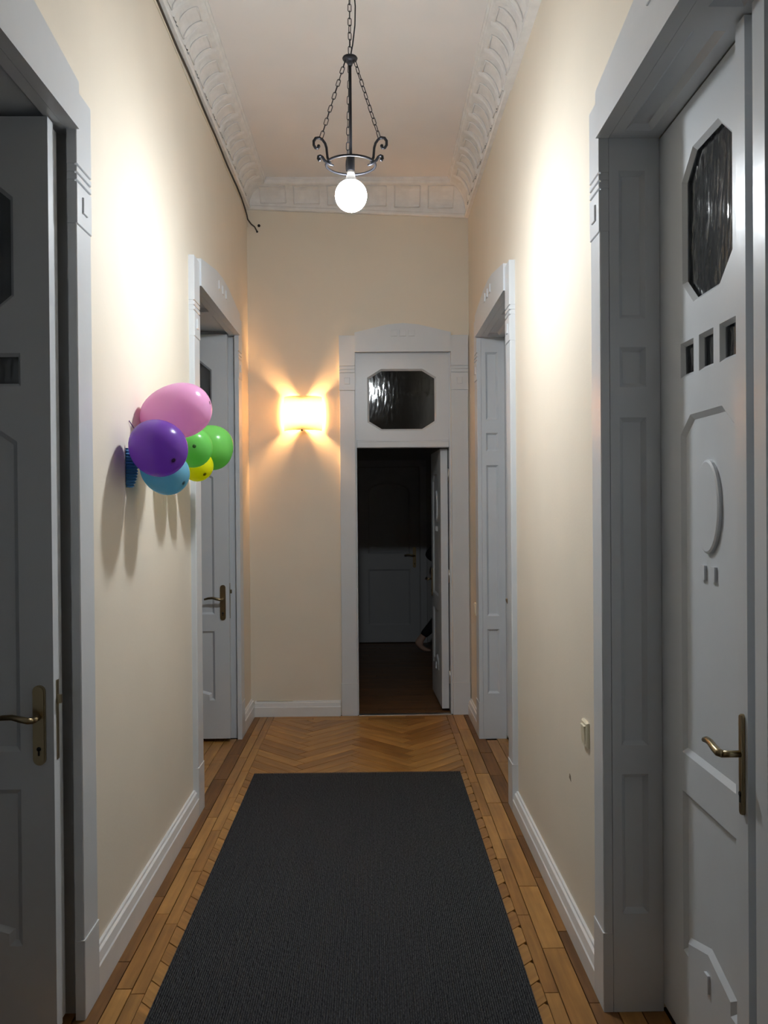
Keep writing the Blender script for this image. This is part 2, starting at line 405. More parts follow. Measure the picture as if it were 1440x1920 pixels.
def ornaments(parent, z0, place, lo, hi, pitch, leaf):
    ml = modillion(z0, .11).mesh('leaf_bracket'); ml.materials.append(M['plaster'])
    mc = coffer(z0, .165 if not leaf else .12).mesh('coffer_rim'); mc.materials.append(M['plaster'])
    y = hi; i = 0
    while y > lo:
        if i % 2 == 0 or not leaf:
            pass
        place(ml if leaf else mc, y, parent); 
        if leaf: place(mc, y - pitch / 2, parent)
        y -= pitch; i += 1
def place_l(me, y, p): o = link(me.name.split('.')[0], me, p); o.matrix_local = Matrix(((0, 1, 0, XL), (1, 0, 0, y), (0, 0, 1, 0), (0, 0, 0, 1)))
def place_r(me, y, p): o = link(me.name.split('.')[0], me, p); o.matrix_local = Matrix(((0, -1, 0, XR), (1, 0, 0, y), (0, 0, 1, 0), (0, 0, 0, 1)))
ornaments(c1, ZCL, place_l, 2.2, 6.24, .245, True)
ornaments(c2, ZCR, place_r, 2.2, 6.24, .245, True)
for k in range(6):
    x_ = -.735 + k * .253; t = (x_ - XL) / (XR - XL)
    mc = coffer(ZCL + (ZCR - ZCL) * t, .19).mesh('coffer_rim'); mc.materials.append(M['plaster'])
    o = link('coffer_rim', mc, c3); o.matrix_local = Matrix(((1, 0, 0, x_), (0, -1, 0, YE), (0, 0, 1, 0), (0, 0, 0, 1)))

# ------------------------------------------------------------------ skirting boards
def skirting(name, p0, p1, nrm, h, label):
    """p0, p1 floor points on the wall face; nrm points into the corridor"""
    prof = [(0, 0), (.030, 0), (.030, h - .045), (.026, h - .040), (.020, h - .012), (.012, h - .008), (.010, h), (0, h)]
    n = len(prof); vs = []
    for p in (p0, p1): vs += [(p[0] + nrm[0] * d, p[1] + nrm[1] * d, z) for d, z in prof]
    fs = [(i, (i + 1) % n, (i + 1) % n + n, i + n) for i in range(n)] + [tuple(range(n)), tuple(range(n, 2 * n))]
    o = MB().add(vs, fs).build(name, 'base_white'); return tag(o, label, 'skirting board', kind='structure')
LEGW = 0.135
skirting('baseboard_left', (XL, NEAR[1] + LEGW), (XL, FARL[0] - LEGW), (1, 0), .135, 'long white skirting board under the balloons on the left wall')
skirting('baseboard_left_corner', (XL, FARL[1] + LEGW), (XL, YE), (1, 0), .13, 'short white skirting board in the far left corner')
skirting('baseboard_right', (XR, NEAR[1] + .11), (XR, FARR[0] - LEGW), (-1, 0), .11, 'long white skirting board under the switch on the right wall')
skirting('baseboard_right_corner', (XR, FARR[1] + LEGW), (XR, YE), (-1, 0), .12, 'short white skirting board in the far right corner')
skirting('baseboard_end', (XL + .03, YE), (-.255, YE), (0, -1), .115, 'white skirting board below the sconce on the end wall')
skirting('baseboard_left_near', (XL, YB), (XL, NEAR[0] - LEGW), (1, 0), .135, 'white skirting board left of the viewer')
skirting('baseboard_right_near', (XR, YB), (XR, NEAR[0] - LEGW), (-1, 0), .11, 'white skirting board right of the viewer')

# ------------------------------------------------------------------ door casings (local: x along wall, -y out of the wall, z up)
def casing(name, loc, rz, u0, u1, zh, lw, label, th=.028, lw2=None):
    r = empty(name, loc, rz); tag(r, label, 'door casing', kind='structure')
    lw2 = lw2 or lw; zt = zh + .125                       # top of legs
    fn = lambda a, b, t: (a, t, b)
    for (a, b) in ((u0 - lw, u0), (u1, u1 + lw2)):
        g = MB().cbox(a, b, -th, 0, .24, zh - .29, .003); g.build('casing_leg', 'paint', r)
        p = MB().cbox(a - .002, b + .002, -th - .003, 0, 0, .247, .002).build('plinth_block', 'paint', r)
        MB().box(a - .003, b + .003, -th - .003, -th + .01, .2465, .2495).build('paint_edge', 'paint_line', p)
        # capital block with three grooves
        z0 = zh - .29; gs = [zh - .158, zh - .133, zh - .108]
        q = MB(); lo = z0
        for gz in gs: q.cbox(a - .002, b + .002, -th - .003, 0, lo, gz - .003, .002); lo = gz + .003
        q.cbox(a - .002, b + .002, -th - .003, 0, lo, zt, .002)
        q.box(a, b, -th + .004, 0, z0 + .005, zt - .005)
        cap = q.build('capital_block', 'paint', r)
        c = (a + b) / 2
        MB().cbox(c - .021, c + .021, -th - .008, -th, zh - .245, zh - .195, .002).build('square_stud', 'paint', cap)
    c = (u0 + u1) / 2; w = u1 - u0
    hp = [(u0, zh), (u1, zh), (u1, zh + .145), (c + w * .16, zh + .205), (c, zh + .215), (c - w * .16, zh + .205), (u0, zh + .145)]
    hd = MB().plate(hp, [], -th - .012, 0, fn); q = inset(hp, .002)
    head = hd.build('casing_head', 'paint', r)
    for k in (-1, 0, 1):
        x = c + k * w * .092
        MB().cbox(x - .024, x + .024, -th - .018, -th - .01, zh + .115, zh + .165, .002).build('square_stud', 'paint', head)
    return r
casing('trim_4', (XL, 0, 0), PI / 2, NEAR[0], NEAR[1], HL, LEGW, 'grey painted casing of the nearest doorway on the left wall')
casing('trim_5', (XL, 0, 0), PI / 2, FARL[0], FARL[1], HL, LEGW, 'grey painted casing of the doorway behind the balloons')
casing('trim_6', (XR, 0, 0), -PI / 2, -NEAR[1], -NEAR[0], HR, .11, 'grey painted casing of the nearest doorway on the right wall')
casing('trim_7', (XR, 0, 0), -PI / 2, -FARR[1], -FARR[0], HR, LEGW, 'grey painted casing of the far doorway on the right wall')
casing('trim_8', (0, YE, 0), 0, -.128, .603, 2.768, .118, 'grey painted gabled casing of the open door in the end wall', lw2=.130)

# ------------------------------------------------------------------ jamb linings
ROWS = [(2.18, 2.64), (1.965, 2.09), (.84, 1.87), (.31, .75)]
def lining(name, loc, rz, depth, h, soff, label, panels=True):
    """two reveals and a soffit. local x runs along the wall from 0 to soff, y into the wall from 0 to depth"""
    r = empty(name, loc, rz); tag(r, label, 'door frame', kind='structure'); t = .018
    for side in (0, 1):
        X0 = 0 if side == 0 else soff; s = 1 if side == 0 else -1
        holes = [rect(.03, depth - .045, a, b) for a, b in ROWS] if panels and depth < .3 else ([rect(.06, depth - .1, a, b) for a, b in ROWS] if panels else [])
        fn = lambda a, b, tt, X0=X0, s=s: (X0 - s * tt, a, b)
        rv = MB().plate(rect(0, depth, 0, h), holes, -t, t * .2, fn).build('reveal', 'paint', r)
        for hp in holes:
            MB().ring(hp, .014, -t, -t * .1, fn).build('panel_moulding', 'paint', rv)
            MB().plate(hp, [], -t * .12, t * .15, fn).build('reveal_panel', 'paint', rv)
    w2 = soff / 2
    holes = [rect(.07, w2 - .05, .035, depth - .04), rect(w2 + .05, soff - .07, .035, depth - .04)] if panels else []
    fn = lambda a, b, tt: (a, b, h + tt)
    so = MB().plate(rect(0, soff, 0, depth), holes, -t, t * .2, fn).build('soffit', 'paint', r)
    for hp in holes:
        MB().ring(hp, .016, -t, -t * .1, fn).build('panel_moulding', 'paint', so)
        MB().plate(hp, [], -t * .12, t * .15, fn).build('soffit_panel', 'paint', so)
    return r
# right doorways: leaf front face stands at x = 0.905
lining('door_frame_near_right', (XR + .001, NEAR[1] + .016, 0), -PI / 2, .158, HR + .018, NEAR[1] - NEAR[0] + .032, 'panelled grey jamb lining around the closed door on the right')
lining('door_frame_far_right', (XR + .001, FARR[1] + .016, 0), -PI / 2, .158, HR + .018, FARR[1] - FARR[0] + .032, 'panelled grey jamb lining in the far doorway on the right')
# left doorways: deep reveals
lining('door_frame_near_left', (XL - .001, NEAR[0] - .046, 0), PI / 2, LT - .03, HL + .018, NEAR[1] - NEAR[0] + .10, 'deep grey jamb lining of the nearest doorway on the left')
lining('door_frame_far_left', (XL - .001, FARL[0] - .046, 0), PI / 2, LT - .03, HL + .018, FARL[1] - FARL[0] + .10, 'deep grey jamb lining of the doorway behind the balloons')
fe = empty('door_frame_end', (0, YE, 0)); tag(fe, 'narrow grey door frame inside the end wall opening', 'door frame', kind='structure')
MB().box(EX0 - .001, EX0 + .012, .001, ET, 0, 2.80).build('jamb', 'paint', fe); MB().box(EX1 - .012, EX1 + .001, .001, ET, 0, 2.80).build('jamb', 'paint', fe)
MB().box(EX0, EX1, .001, ET, 2.785, 2.801).build('frame_head', 'paint', fe)

# ------------------------------------------------------------------ rippled glass
def ripple_pane(a0, a1, b0, b1, t, fn, amp=.0005, e=.004):
    """a pane whose front is rippled in short vertical streaks; its rim sits in the frame"""
    a0, a1, b0, b1 = a0 - e, a1 + e, b0 - e, b1 + e
    nx, nz = max(4, round((a1 - a0) / .0075)), max(4, round((b1 - b0) / .020)); vs = []
    rnd = random.Random(int(a0 * 997 + b0 * 3571))
    for j in range(nz + 1):
        for i in range(nx + 1):
            dz = 0 if j in (0, nz) else rnd.uniform(-.3, .3)
            vs.append(fn(a0 + (a1 - a0) * i / nx, b0 + (b1 - b0) * (j + dz) / nz, t + rnd.uniform(-amp, amp)))
    fs = [(j * (nx + 1) + i, j * (nx + 1) + i + 1, (j + 1) * (nx + 1) + i + 1, (j + 1) * (nx + 1) + i) for j in range(nz) for i in range(nx)]
    mb = MB().add(vs, fs, True); n = len(vs); o = n
    rim = [i for i in range(nx + 1)] + [j * (nx + 1) + nx for j in range(1, nz + 1)] + [nz * (nx + 1) + i for i in range(nx - 1, -1, -1)] + [j * (nx + 1) for j in range(nz - 1, 0, -1)]
    back = []
    for k, (a, b) in enumerate([(a0 + (a1 - a0) * (q % (nx + 1)) / nx, b0 + (b1 - b0) * (q // (nx + 1)) / nz) for q in rim]): mb.v.append(tuple(fn(a, b, t + .005)))
    m = len(rim)
    for k in range(m): mb.f.append((rim[k], rim[(k + 1) % m], o + (k + 1) % m, o + k)); mb.sm.append(False)
    mb.f.append(tuple(range(o, o + m))); mb.sm.append(False)
    return mb
def bbox(p): return min(q[0] for q in p), max(q[0] for q in p), min(q[1] for q in p), max(q[1] for q in p)
# ------------------------------------------------------------------ door leaves
def handle_set(parent, u, y, z, dirx, m='brass', w=.019):
    """long plate, rose and curved lever pointing in dirx along local x; y is the face it sits on, front is -y"""
    fn = lambda a, b, t: (u + a, y + t, z + b); h0, h1 = -.145, .095
    n = 10; poly = [(w * math.cos(PI * i / n), h1 - w + w * math.sin(PI * i / n)) for i in range(n + 1)] + [(w * math.cos(PI + PI * i / n), h0 + w + w * math.sin(PI + PI * i / n)) for i in range(n + 1)]
    g = MB().plate(poly, [], -.006, 0, fn); g.plate(inset(poly, w * .2), [], -.009, -.005, fn)
    hs = g.build('handle_plate', m, parent)
    L = MB(); d = dirx
    L.tube([(u, y - .008, z), (u, y - .05, z)], .0085, 10)
    path = [(u, y - .050, z), (u + d * .012, y - .056, z + .001), (u + d * .035, y - .057, z + .006), (u + d * .06, y - .056, z + .012), (u + d * .09, y - .053, z + .010), (u + d * .118, y - .048, z + .002)]
    L.tube(path, [.009, .010, .0095, .0085, .008, .0065], 10)
    L.build('lever', m, hs)
    k = MB().lathe([(0, 0), (.0065, 0), (.0065, .002), (0, .002)], 12, (u, y - .0105, z - .095), 'y'); k.box(u - .0025, u + .0025, y - .0105, y - .0085, z - .115, z - .097)
    k.build('keyhole', 'dark_gap', hs)
    return hs
LW, LTK = 0.645, 0.045
def leaf(name, loc, rz, mir, label, top=2.735, width=LW, glass=True, handle=True, strip_=False, strip2=False, rebate=False, thick=LTK, latch=False, group=None):
    r = empty(name, loc, rz); tag(r, label, 'door', group, 'structure'); sx = -1 if mir else 1
    k = width / LW
    fn = lambda a, b, t: (sx * a * k, t, b)
    octp = octa(.195, .54, 2.165, 2.60, .085, .07)
    sq = [rect(c - .05, c + .05, 1.965, 2.065) for c in (.228, .3675, .507)]
    up = [(.175, .87), (.545, .87), (.545, 1.80), (.47, 1.852), (.25, 1.852), (.175, 1.80)]
    lo = [(.175, .285), (.215, .285), (.215, .322), (.36, .366), (.505, .322), (.505, .285), (.545, .285), (.545, .757), (.175, .757)]
    holes = ([octp] + sq if glass else []) + [up, lo]
    body = MB().plate(rect(0, LW, .025, top), holes, 0, thick, fn).build('leaf_frame', 'paint', r)
    for h in holes:
        d = .016 if h in (up, lo) else (.012 if h is octp else .010)
        g = MB().ring(h, d, 0, .012, fn); g.ring(h, d, thick, thick - .012, fn)
        g.build('panel_moulding', 'paint', body)
    if glass:
        for h in [octp] + sq: ripple_pane(*bbox(h), thick * .5 - .003, fn, .0017).build('pane', 'glass', body)
    pu = None
    for h in (up, lo):
        pan = MB().plate(h, [], .0115, thick - .0115, fn).build('panel', 'paint', body)
        pu = pu or pan
    # raised oval medallion, its two studs and the stud below the gable
    ov = [(.36 + .082 * math.cos(2 * PI * i / 32), 1.59 + .128 * math.sin(2 * PI * i / 32)) for i in range(32)]
    g = MB().plate(ov, [], .003, .0116, fn); g.ring(ov, .006, .003, .0, fn); g.plate(inset(ov, .006), [], .0, .004, fn); g.build('oval_medallion', 'paint', body)
    for c in (.322, .392): MB().plate(rect(c - .014, c + .014, 1.388, 1.428), [], .004, .0116, fn).build('stud', 'paint', body)
    MB().plate(rect(.347, .373, .265, .315), [], -.007, .001, fn).build('stud', 'paint', body)
    if strip_:
        MB().plate(rect(LW - .012, LW + .038, .03, top - .002), [], -.031, .0, fn).build('astragal', 'paint', r)
    if strip2:
        MB().plate(rect(.545, .607, .03, top - .002), [], -.034, .0, fn).build('astragal', 'paint', r)
    if rebate:
        MB().plate(rect(.03, LW - .006, .03, top - .01), [], thick, thick + .042, fn).build('rebate_board', 'paint', r)
    if latch:
        MB().plate(rect(LW - .001, LW + .002, .84, 1.08), [], thick * .45, thick * .45 + .018, fn).build('lock_plate', 'brass', r)
        MB().plate(rect(LW + .001, LW + .014, 1.01, 1.035), [], thick * .45 + .002, thick * .45 + .014, fn).build('latch_bolt', 'brass', r)
    if handle:
        if strip_: handle_set(r, sx * (LW + .016), -.031, 1.005, -sx, w=.009)
        else: handle_set(r, sx * (LW - .042) * k, 0, .975, -sx)
    return r
# right near doorway, closed
leaf('door_1', (.905, NEAR[1] + .002, 0), -PI / 2, False, 'closed grey door leaf on the right with lever handle and rippled glass', top=2.738, strip_=True)
leaf('door_2', (.905, NEAR[0] - .002, 0), -PI / 2, True, 'closed grey door leaf cut off at the right edge', top=2.738, width=.615, handle=False, strip2=True)
# right far doorway, closed
leaf('door_3', (.905, FARR[1] + .002, 0), -PI / 2, False, 'closed grey door leaf hidden in the far right doorway, farther one', top=2.738, width=.60, strip_=True)
leaf('door_4', (.905, FARR[0] - .002, 0), -PI / 2, True, 'closed grey door leaf hidden in the far right doorway, nearer one', top=2.738, width=.60, handle=False)
# left doorways, leaves folded back against the deep reveals
leaf('door_5', (-1.607, NEAR[1] - .098, 0), 0, False, 'open grey door leaf at the left edge with brass lever handle', top=2.77, rebate=True, latch=True)
leaf('door_6', (-1.625, NEAR[0] + .07, 0), PI, True, 'open grey door leaf folded back beyond the left edge', top=2.77, handle=False)
leaf('door_7', (-1.625, FARL[1] - .065, 0), 0, False, 'open grey door leaf behind the balloons with brass lever handle', top=2.77, rebate=True, latch=True)
leaf('door_8', (-1.625, FARL[0] + .07, 0), PI, True, 'open grey door leaf folded behind the wall that carries the balloons', top=2.77, handle=False)
# end door
leaf('door_9', (.525, YE + .075, 0), -math.radians(88.0), True, 'open grey door leaf in the end wall, swung into the dark room', top=2.035, width=.70, glass=False, thick=.055)
for hz in (.22, 1.0, 1.78):
    MB().lathe([(0, hz), (.008, hz), (.008, hz + .10), (0, hz + .10)], 10, (.586, YE + .062, 0)).build('hinge', 'steel', bpy.data.objects['door_9']).matrix_parent_inverse = bpy.data.objects['door_9'].matrix_basis.inverted()
# transom light above the end door
tr = empty('window_1', (0, YE + .014, 0)); tag(tr, 'octagonal rippled glass transom above the end door', 'window', kind='structure')
fnT = lambda a, b, t: (a, t, b)
gl = octa(-.035, .493, 2.172, 2.645, .105, .066)
tf = MB().plate(rect(EX0 + .012, EX1 - .012, 2.052, 2.784), [gl], 0, .05, fnT).build('transom_frame', 'paint', tr)
MB().ring(gl, .014, 0, .018, fnT).build('glass_moulding', 'paint', tf)
ripple_pane(*bbox(gl), .022, fnT).build('pane', 'glass', tr)
bar = MB().cbox(EX0 + .012, EX1 - .012, -.022, .06, 2.042, 2.088, .004); bar.cbox(EX0 + .012, EX1 - .012, -.012, .0, 2.088, 2.102, .003); bar.build('transom_bar', 'paint', tr)
ts = MB().cbox(EX0 + .012, EX1 - .012, YE - .035, YE + .02, -.004, .006, .003).build('threshold_strip', 'steel'); tag(ts, 'thin metal threshold strip across the end doorway', 'threshold')

# ------------------------------------------------------------------ dark room beyond, and side rooms
YF = 9.92
RX0, RX1 = -1.7, 2.4
rf = MB().box(RX0, RX1, YE - .01, YF + .1, -.12, -.010).build('floor_far_room', 'floor_gap'); tag(rf, 'dark wooden floor of the unlit room beyond the end door', 'floor', kind='structure')
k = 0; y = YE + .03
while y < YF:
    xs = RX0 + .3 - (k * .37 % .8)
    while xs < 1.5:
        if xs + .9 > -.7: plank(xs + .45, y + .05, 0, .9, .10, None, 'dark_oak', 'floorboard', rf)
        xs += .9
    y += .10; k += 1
w = MB().box(RX0, RX1, YF, YF + .1, 0, 2.9).build('wall_far_room', 'room'); tag(w, 'unlit wall at the back of the far room', 'wall', kind='structure')
w = MB().box(RX0 - .1, RX0, YE + ET, YF + .1, 0, 2.9).build('wall_far_room_left', 'room'); tag(w, 'unlit side wall left in the far room', 'wall', kind='structure')
w = MB().box(RX1, RX1 + .1, YE + ET, YF + .1, 0, 2.9).build('wall_far_room_right', 'room'); tag(w, 'unlit side wall right in the far room', 'wall', kind='structure')
w = MB().box(RX0 - .1, RX1 + .1, YE + ET, YF + .1, 2.9, 3.0).build('ceiling_far_room', 'room'); tag(w, 'ceiling of the unlit far room', 'ceiling', kind='structure')
w = MB().box(RX0 - .1, XL - .3, YE + ET - .02, YE + ET, 0, 3.0).box(XR + RT, RX1 + .1, YE + ET - .02, YE + ET, 0, 3.0).build('wall_far_room_front', 'room'); tag(w, 'wall return beside the end doorway inside the far room', 'wall', kind='structure')
# back door in that room
bd = empty('door_10', (-.165, YF - .03, 0)); tag(bd, 'unlit arched-panel door at the back of the far room', 'door', kind='structure')
fnB = lambda a, b, t: (a, t, b)
DW = .70
arch = [(.105, 1.04), (.595, 1.04), (.595, 1.76)] + [(.35 + .245 * math.cos(PI * i / 12), 1.76 + .11 * math.sin(PI * i / 12) ** 1.0) for i in range(1, 12)] + [(.105, 1.76)]
lowp = rect(.105, .595, .21, .86)
bb = MB().plate(rect(0, DW, .012, 2.04), [arch, lowp], 0, .03, fnB).build('leaf_frame', 'old_paint', bd)
for h in (arch, lowp):
    MB().ring(h, .022, 0, .012, fnB).build('panel_moulding', 'old_paint', bb); MB().plate(h, [], .011, .026, fnB).build('panel', 'old_paint', bb)
handle_set(bd, DW - .055, 0, 1.02, -1)
MB().cbox(-.09, -.012, -.012, .03, 0, 2.05, .004).build('door_casing', 'old_paint', bd); MB().cbox(DW + .012, DW + .09, -.012, .03, 0, 2.05, .004).build('door_casing', 'old_paint', bd)
MB().cbox(-.09, DW + .09, -.012, .03, 2.05, 2.13, .004).build('door_casing', 'old_paint', bd)
# unlit rooms on the left
for nm, y0, y1, lb in (('near', -.2, 3.3, 'nearest'), ('far', 3.5, 6.4, 'farther')):
    xb = XL - LT
    fr = MB().box(xb - 2.4, xb + .01, y0, y1, -.12, -.010).build('floor_room_' + nm, 'floor_gap'); tag(fr, 'dark floor inside the %s room on the left' % lb, 'floor', kind='structure')
    w = MB().box(xb - 2.5, xb - 2.4, y0, y1, 0, 3.2).box(xb - 2.5, xb, y0 - .1, y0, 0, 3.2).box(xb - 2.5, xb, y1, y1 + .1, 0, 3.2).build('wall_room_' + nm, 'room'); tag(w, 'unlit walls inside the %s room on the left' % lb, 'wall', kind='structure')
    w = MB().box(xb - 2.5, xb, y0 - .1, y1 + .1, 3.2, 3.3).build('ceiling_room_' + nm, 'room'); tag(w, 'ceiling inside the %s room on the left' % lb, 'ceiling', kind='structure')

# ------------------------------------------------------------------ rug
def rug():
    x0, x1, y0, y1 = RUG; n = 160; pitch = (x1 - x0) / n; prof = [(x0, .0005)]
    for i in range(n):
        a = x0 + i * pitch
        prof += [(a + pitch * .1, .0015), (a + pitch * .32, .0075), (a + pitch * .68, .0075), (a + pitch * .9, .0015)]
    prof += [(x1, .0005)]
    k = len(prof); vs = []; ys = [y0, y0 + 1.5, y0 + 3.2, y1]
    for y in ys: vs += [(a, y, z) for a, z in prof]
    fs = [(s * k + i, s * k + i + 1, (s + 1) * k + i + 1, (s + 1) * k + i) for s in range(len(ys) - 1) for i in range(k - 1)]
    e = len(vs); 
    mb = MB().add(vs, fs)
    mb.add([(a, y1, z) for a, z in prof] + [(x0, y1, .0003), (x1, y1, .0003)], [tuple(range(k)) + (k + 1, k)])
    o = mb.build('rug', 'rug'); o.rotation_euler = (0, 0, 0.0); return tag(o, 'dark charcoal ribbed runner rug on the parquet floor', 'rug')
rug()

# ------------------------------------------------------------------ pendant lamp
lamp = empty('pendant_lamp', (LAMP.x, LAMP.y, 2.82)); tag(lamp, 'black wrought iron pendant lamp with chains, scrolls and bare bulb', 'lamp')
Z = lambda z: z - 2.82
zr = 3.020                                   # ring height
MB().lathe([(.0, Z(3.478)), (.008, Z(3.478)), (.012, Z(3.471)), (.029, Z(3.468)), (.032, Z(3.463)), (.029, Z(3.456)), (.020, Z(3.450)), (.013, Z(3.444)), (.009, Z(3.432)), (0, Z(3.432))], 28).build('hub_disc', 'iron', lamp)
MB().tube([(0, 0, Z(3.44)), (0, 0, Z(3.05))], .0062, 10).build('rod', 'iron', lamp)
MB().lathe([(0, Z(3.062)), (.012, Z(3.062)), (.0165, Z(3.056)), (.0165, Z(3.0)), (.014, Z(2.992)), (0, Z(2.992))], 20).build('socket', 'iron', lamp)
ringr = .103
MB().tube([(ringr * math.cos(2 * PI * i / 48), ringr * math.sin(2 * PI * i / 48), Z(zr)) for i in range(48)], .0052, 8, closed=True).build('ring', 'iron', lamp)
def scroll_pts():
    P = [(.093, zr - .012), (.100, zr - .004), (.107, zr + .012), (.109, zr + .030), (.111, zr + .050), (.117, zr + .067), (.129, zr + .080), (.144, zr + .085), (.159, zr + .080), (.168, zr + .066), (.168, zr + .050), (.160, zr + .040), (.149, zr + .041), (.146, zr + .050)]
    Q = [(.080, zr - .016), (.096, zr - .014), (.110, zr - .010), (.121, zr - .002), (.130, zr + .009), (.140, zr + .013), (.149, zr + .008), (.150, zr - .001), (.144, zr - .004)]
    return P, Q
P_, Q_ = scroll_pts()
for a in (math.radians(208), math.radians(-28), math.radians(97)):
    ca, sa = math.cos(a), math.sin(a)
    t3 = lambda p: (p[0] * ca, p[0] * sa, Z(p[1]))
    g = MB(); g.tube([t3(p) for p in P_], [.0055] * 7 + [.0062] * 3 + [.006, .0058, .0062, .005], 8); g.tube([t3(p) for p in Q_], [.004, .0055] + [.006] * 3 + [.0055, .005, .0055, .0045], 8)
    for p in (P_[-1], Q_[-1]):
        c = t3(p); g.lathe([(.001, -.008), (.0055, -.006), (.0075, 0), (.0055, .006), (.001, .008)], 8, c)
    g.build('scroll_arm', 'iron', lamp)
# chain links
def link_mesh():
    L, W_, r = .0335, .0135, .0018; pts = []
    for i in range(7): a = PI * i / 6; pts.append((W_ / 2 * math.cos(a), 0, (L - W_) / 2 + W_ / 2 * math.sin(a)))
    for i in range(7): a = PI + PI * i / 6; pts.append((W_ / 2 * math.cos(a), 0, -(L - W_) / 2 + W_ / 2 * math.sin(a)))
    me = MB().tube(pts, r, 5, closed=True).mesh('chain_link'); me.materials.append(M['iron']); return me
LM = link_mesh()
def chain(p0, p1, ph=0.0):
    p0, p1 = Vector(p0), Vector(p1); d = p1 - p0; n = max(2, round(d.length / .0295)); q = d.to_track_quat('Z', 'Y')
    for i in range(n):
        o = link('chain_link', LM, lamp); o.rotation_mode = 'QUATERNION'
        o.location = p0 + d * ((i + .5) / n)
        from mathutils import Quaternion
        o.rotation_quaternion = q @ Quaternion((0, 0, 1), (PI / 2 if i % 2 else 0) + .35 + random.uniform(-.25, .25) + ph)
for a in (math.radians(208), math.radians(-28), math.radians(97)):
    ca, sa = math.cos(a), math.sin(a)
    chain((.022 * ca, .022 * sa, Z(3.448)), (.135 * ca, .135 * sa, Z(zr + .086)))
chain((0, 0, Z(3.482)), (0, 0, Z(ZC - .03)))
MB().lathe([(0, Z(ZC)), (.055, Z(ZC)), (.055, Z(ZC - .012)), (.03, Z(ZC - .03)), (.006, Z(ZC - .045)), (0, Z(ZC - .045))], 28).build('ceiling_rose', 'iron', lamp)
MB().tube([(.004, 0, Z(3.48)), (.012, -.002, Z(3.52)), (.022, -.003, Z(3.60)), (.024, 0, Z(3.68)), (.016, 0, Z(3.78)), (.012, 0, Z(3.90)), (.012, 0, Z(ZC - .03))], .0028, 6).build('cord', 'iron', lamp)
# bulb: opaque plastic collar above, glowing dome below
zc, br = 2.893, .066
bl = MB().lathe([(0, Z(2.995)), (.0145, Z(2.995)), (.016, Z(2.985)), (.020, Z(2.968))] + [(br * math.cos(a), Z(zc + br * math.sin(a))) for a in [1.12, 1.0]], 28)
prof = [(br * math.cos(1.0 - (1.0 + PI / 2 - .03) * i / 18), Z(zc + br * math.sin(1.0 - (1.0 + PI / 2 - .03) * i / 18))) for i in range(19)]
bulb = tag(MB().lathe(prof, 32).build('bulb', 'bulb', lamp), 'glowing white bulb'); bl.build('bulb_collar', 'plastic', bulb)

# ------------------------------------------------------------------ wall sconce
SX, SZ = -.525, 2.30
sc = empty('wall_sconce', (SX, YE, SZ)); tag(sc, 'glowing wall sconce with curved frosted glass on the end wall', 'lamp')
MB().cbox(-.045, .045, -.014, 0, -.09, .09, .004).build('back_plate', 'brass', sc)
def shade():
    n, hh = 18, .128; a_, b_ = .150, .118; vs = []
    for lay in (0, 1):
        for zz in (-hh, -hh * .5, 0, hh * .5, hh):
            f = 1 - .05 * (zz / hh) ** 2
            for i in range(n + 1):
                th = math.radians(2) + (PI - math.radians(4)) * i / n; k_ = (a_ - lay * .005) * f, (b_ - lay * .005) * f
                vs.append((k_[0] * math.cos(th), -.008 - k_[1] * math.sin(th), zz))
    m_ = n + 1; fs = []
    for lay in (0, 1):
        for r_ in range(4):
            for i in range(n):
                o = lay * 5 * m_ + r_ * m_ + i; fs.append((o, o + 1, o + 1 + m_, o + m_))
    for r_ in (0, 4):
        for i in range(n): o = r_ * m_ + i; fs.append((o, o + 1, o + 1 + 5 * m_, o + 5 * m_))
    for i in (0, n):
        for r_ in range(4): o = r_ * m_ + i; fs.append((o, o + m_, o + m_ + 5 * m_, o + 5 * m_))
    return MB().add(vs, fs, True)
shade().build('glass_shade', 'shade', sc)
for s in (-1, 1):
    MB().lathe([(0, s * .098), (.052, s * .098), (.054, s * .104), (.03, s * .112), (.008, s * .118), (0, s * .118)], 24, (0, -.062, 0)).build('blocker_cap', 'brass', sc)  # caps added to block the bulb's light, leaving dark wedges above and below
MB().tube([(0, -.01, -.085), (0, -.04, -.10), (0, -.062, -.105)], .006, 8).build('bracket', 'brass', sc)
MB().tube([(0, -.01, .085), (0, -.04, .10), (0, -.062, .105)], .006, 8).build('bracket', 'brass', sc)
MB().tube([(0, -.062, -.118), (0, -.125, -.128)], .005, 8).lathe([(0, -.139), (.007, -.136), (.009, -.130), (.007, -.124), (0, -.121)], 10, (0, -.126, 0)).build('finial', 'brass', sc)
MB().lathe([(0, -.095), (.014, -.095), (.014, -.05), (0, -.05)], 14, (0, -.062, 0)).build('bulb_holder', 'plastic', sc)
tag(MB().lathe([(.001, -.05), (.012, -.045), (.024, -.02), (.029, .0), (.026, .018), (.015, .032), (.001, .037)], 18, (0, -.062, 0)).build('bulb', 'warm_bulb', sc), 'warm glowing bulb')

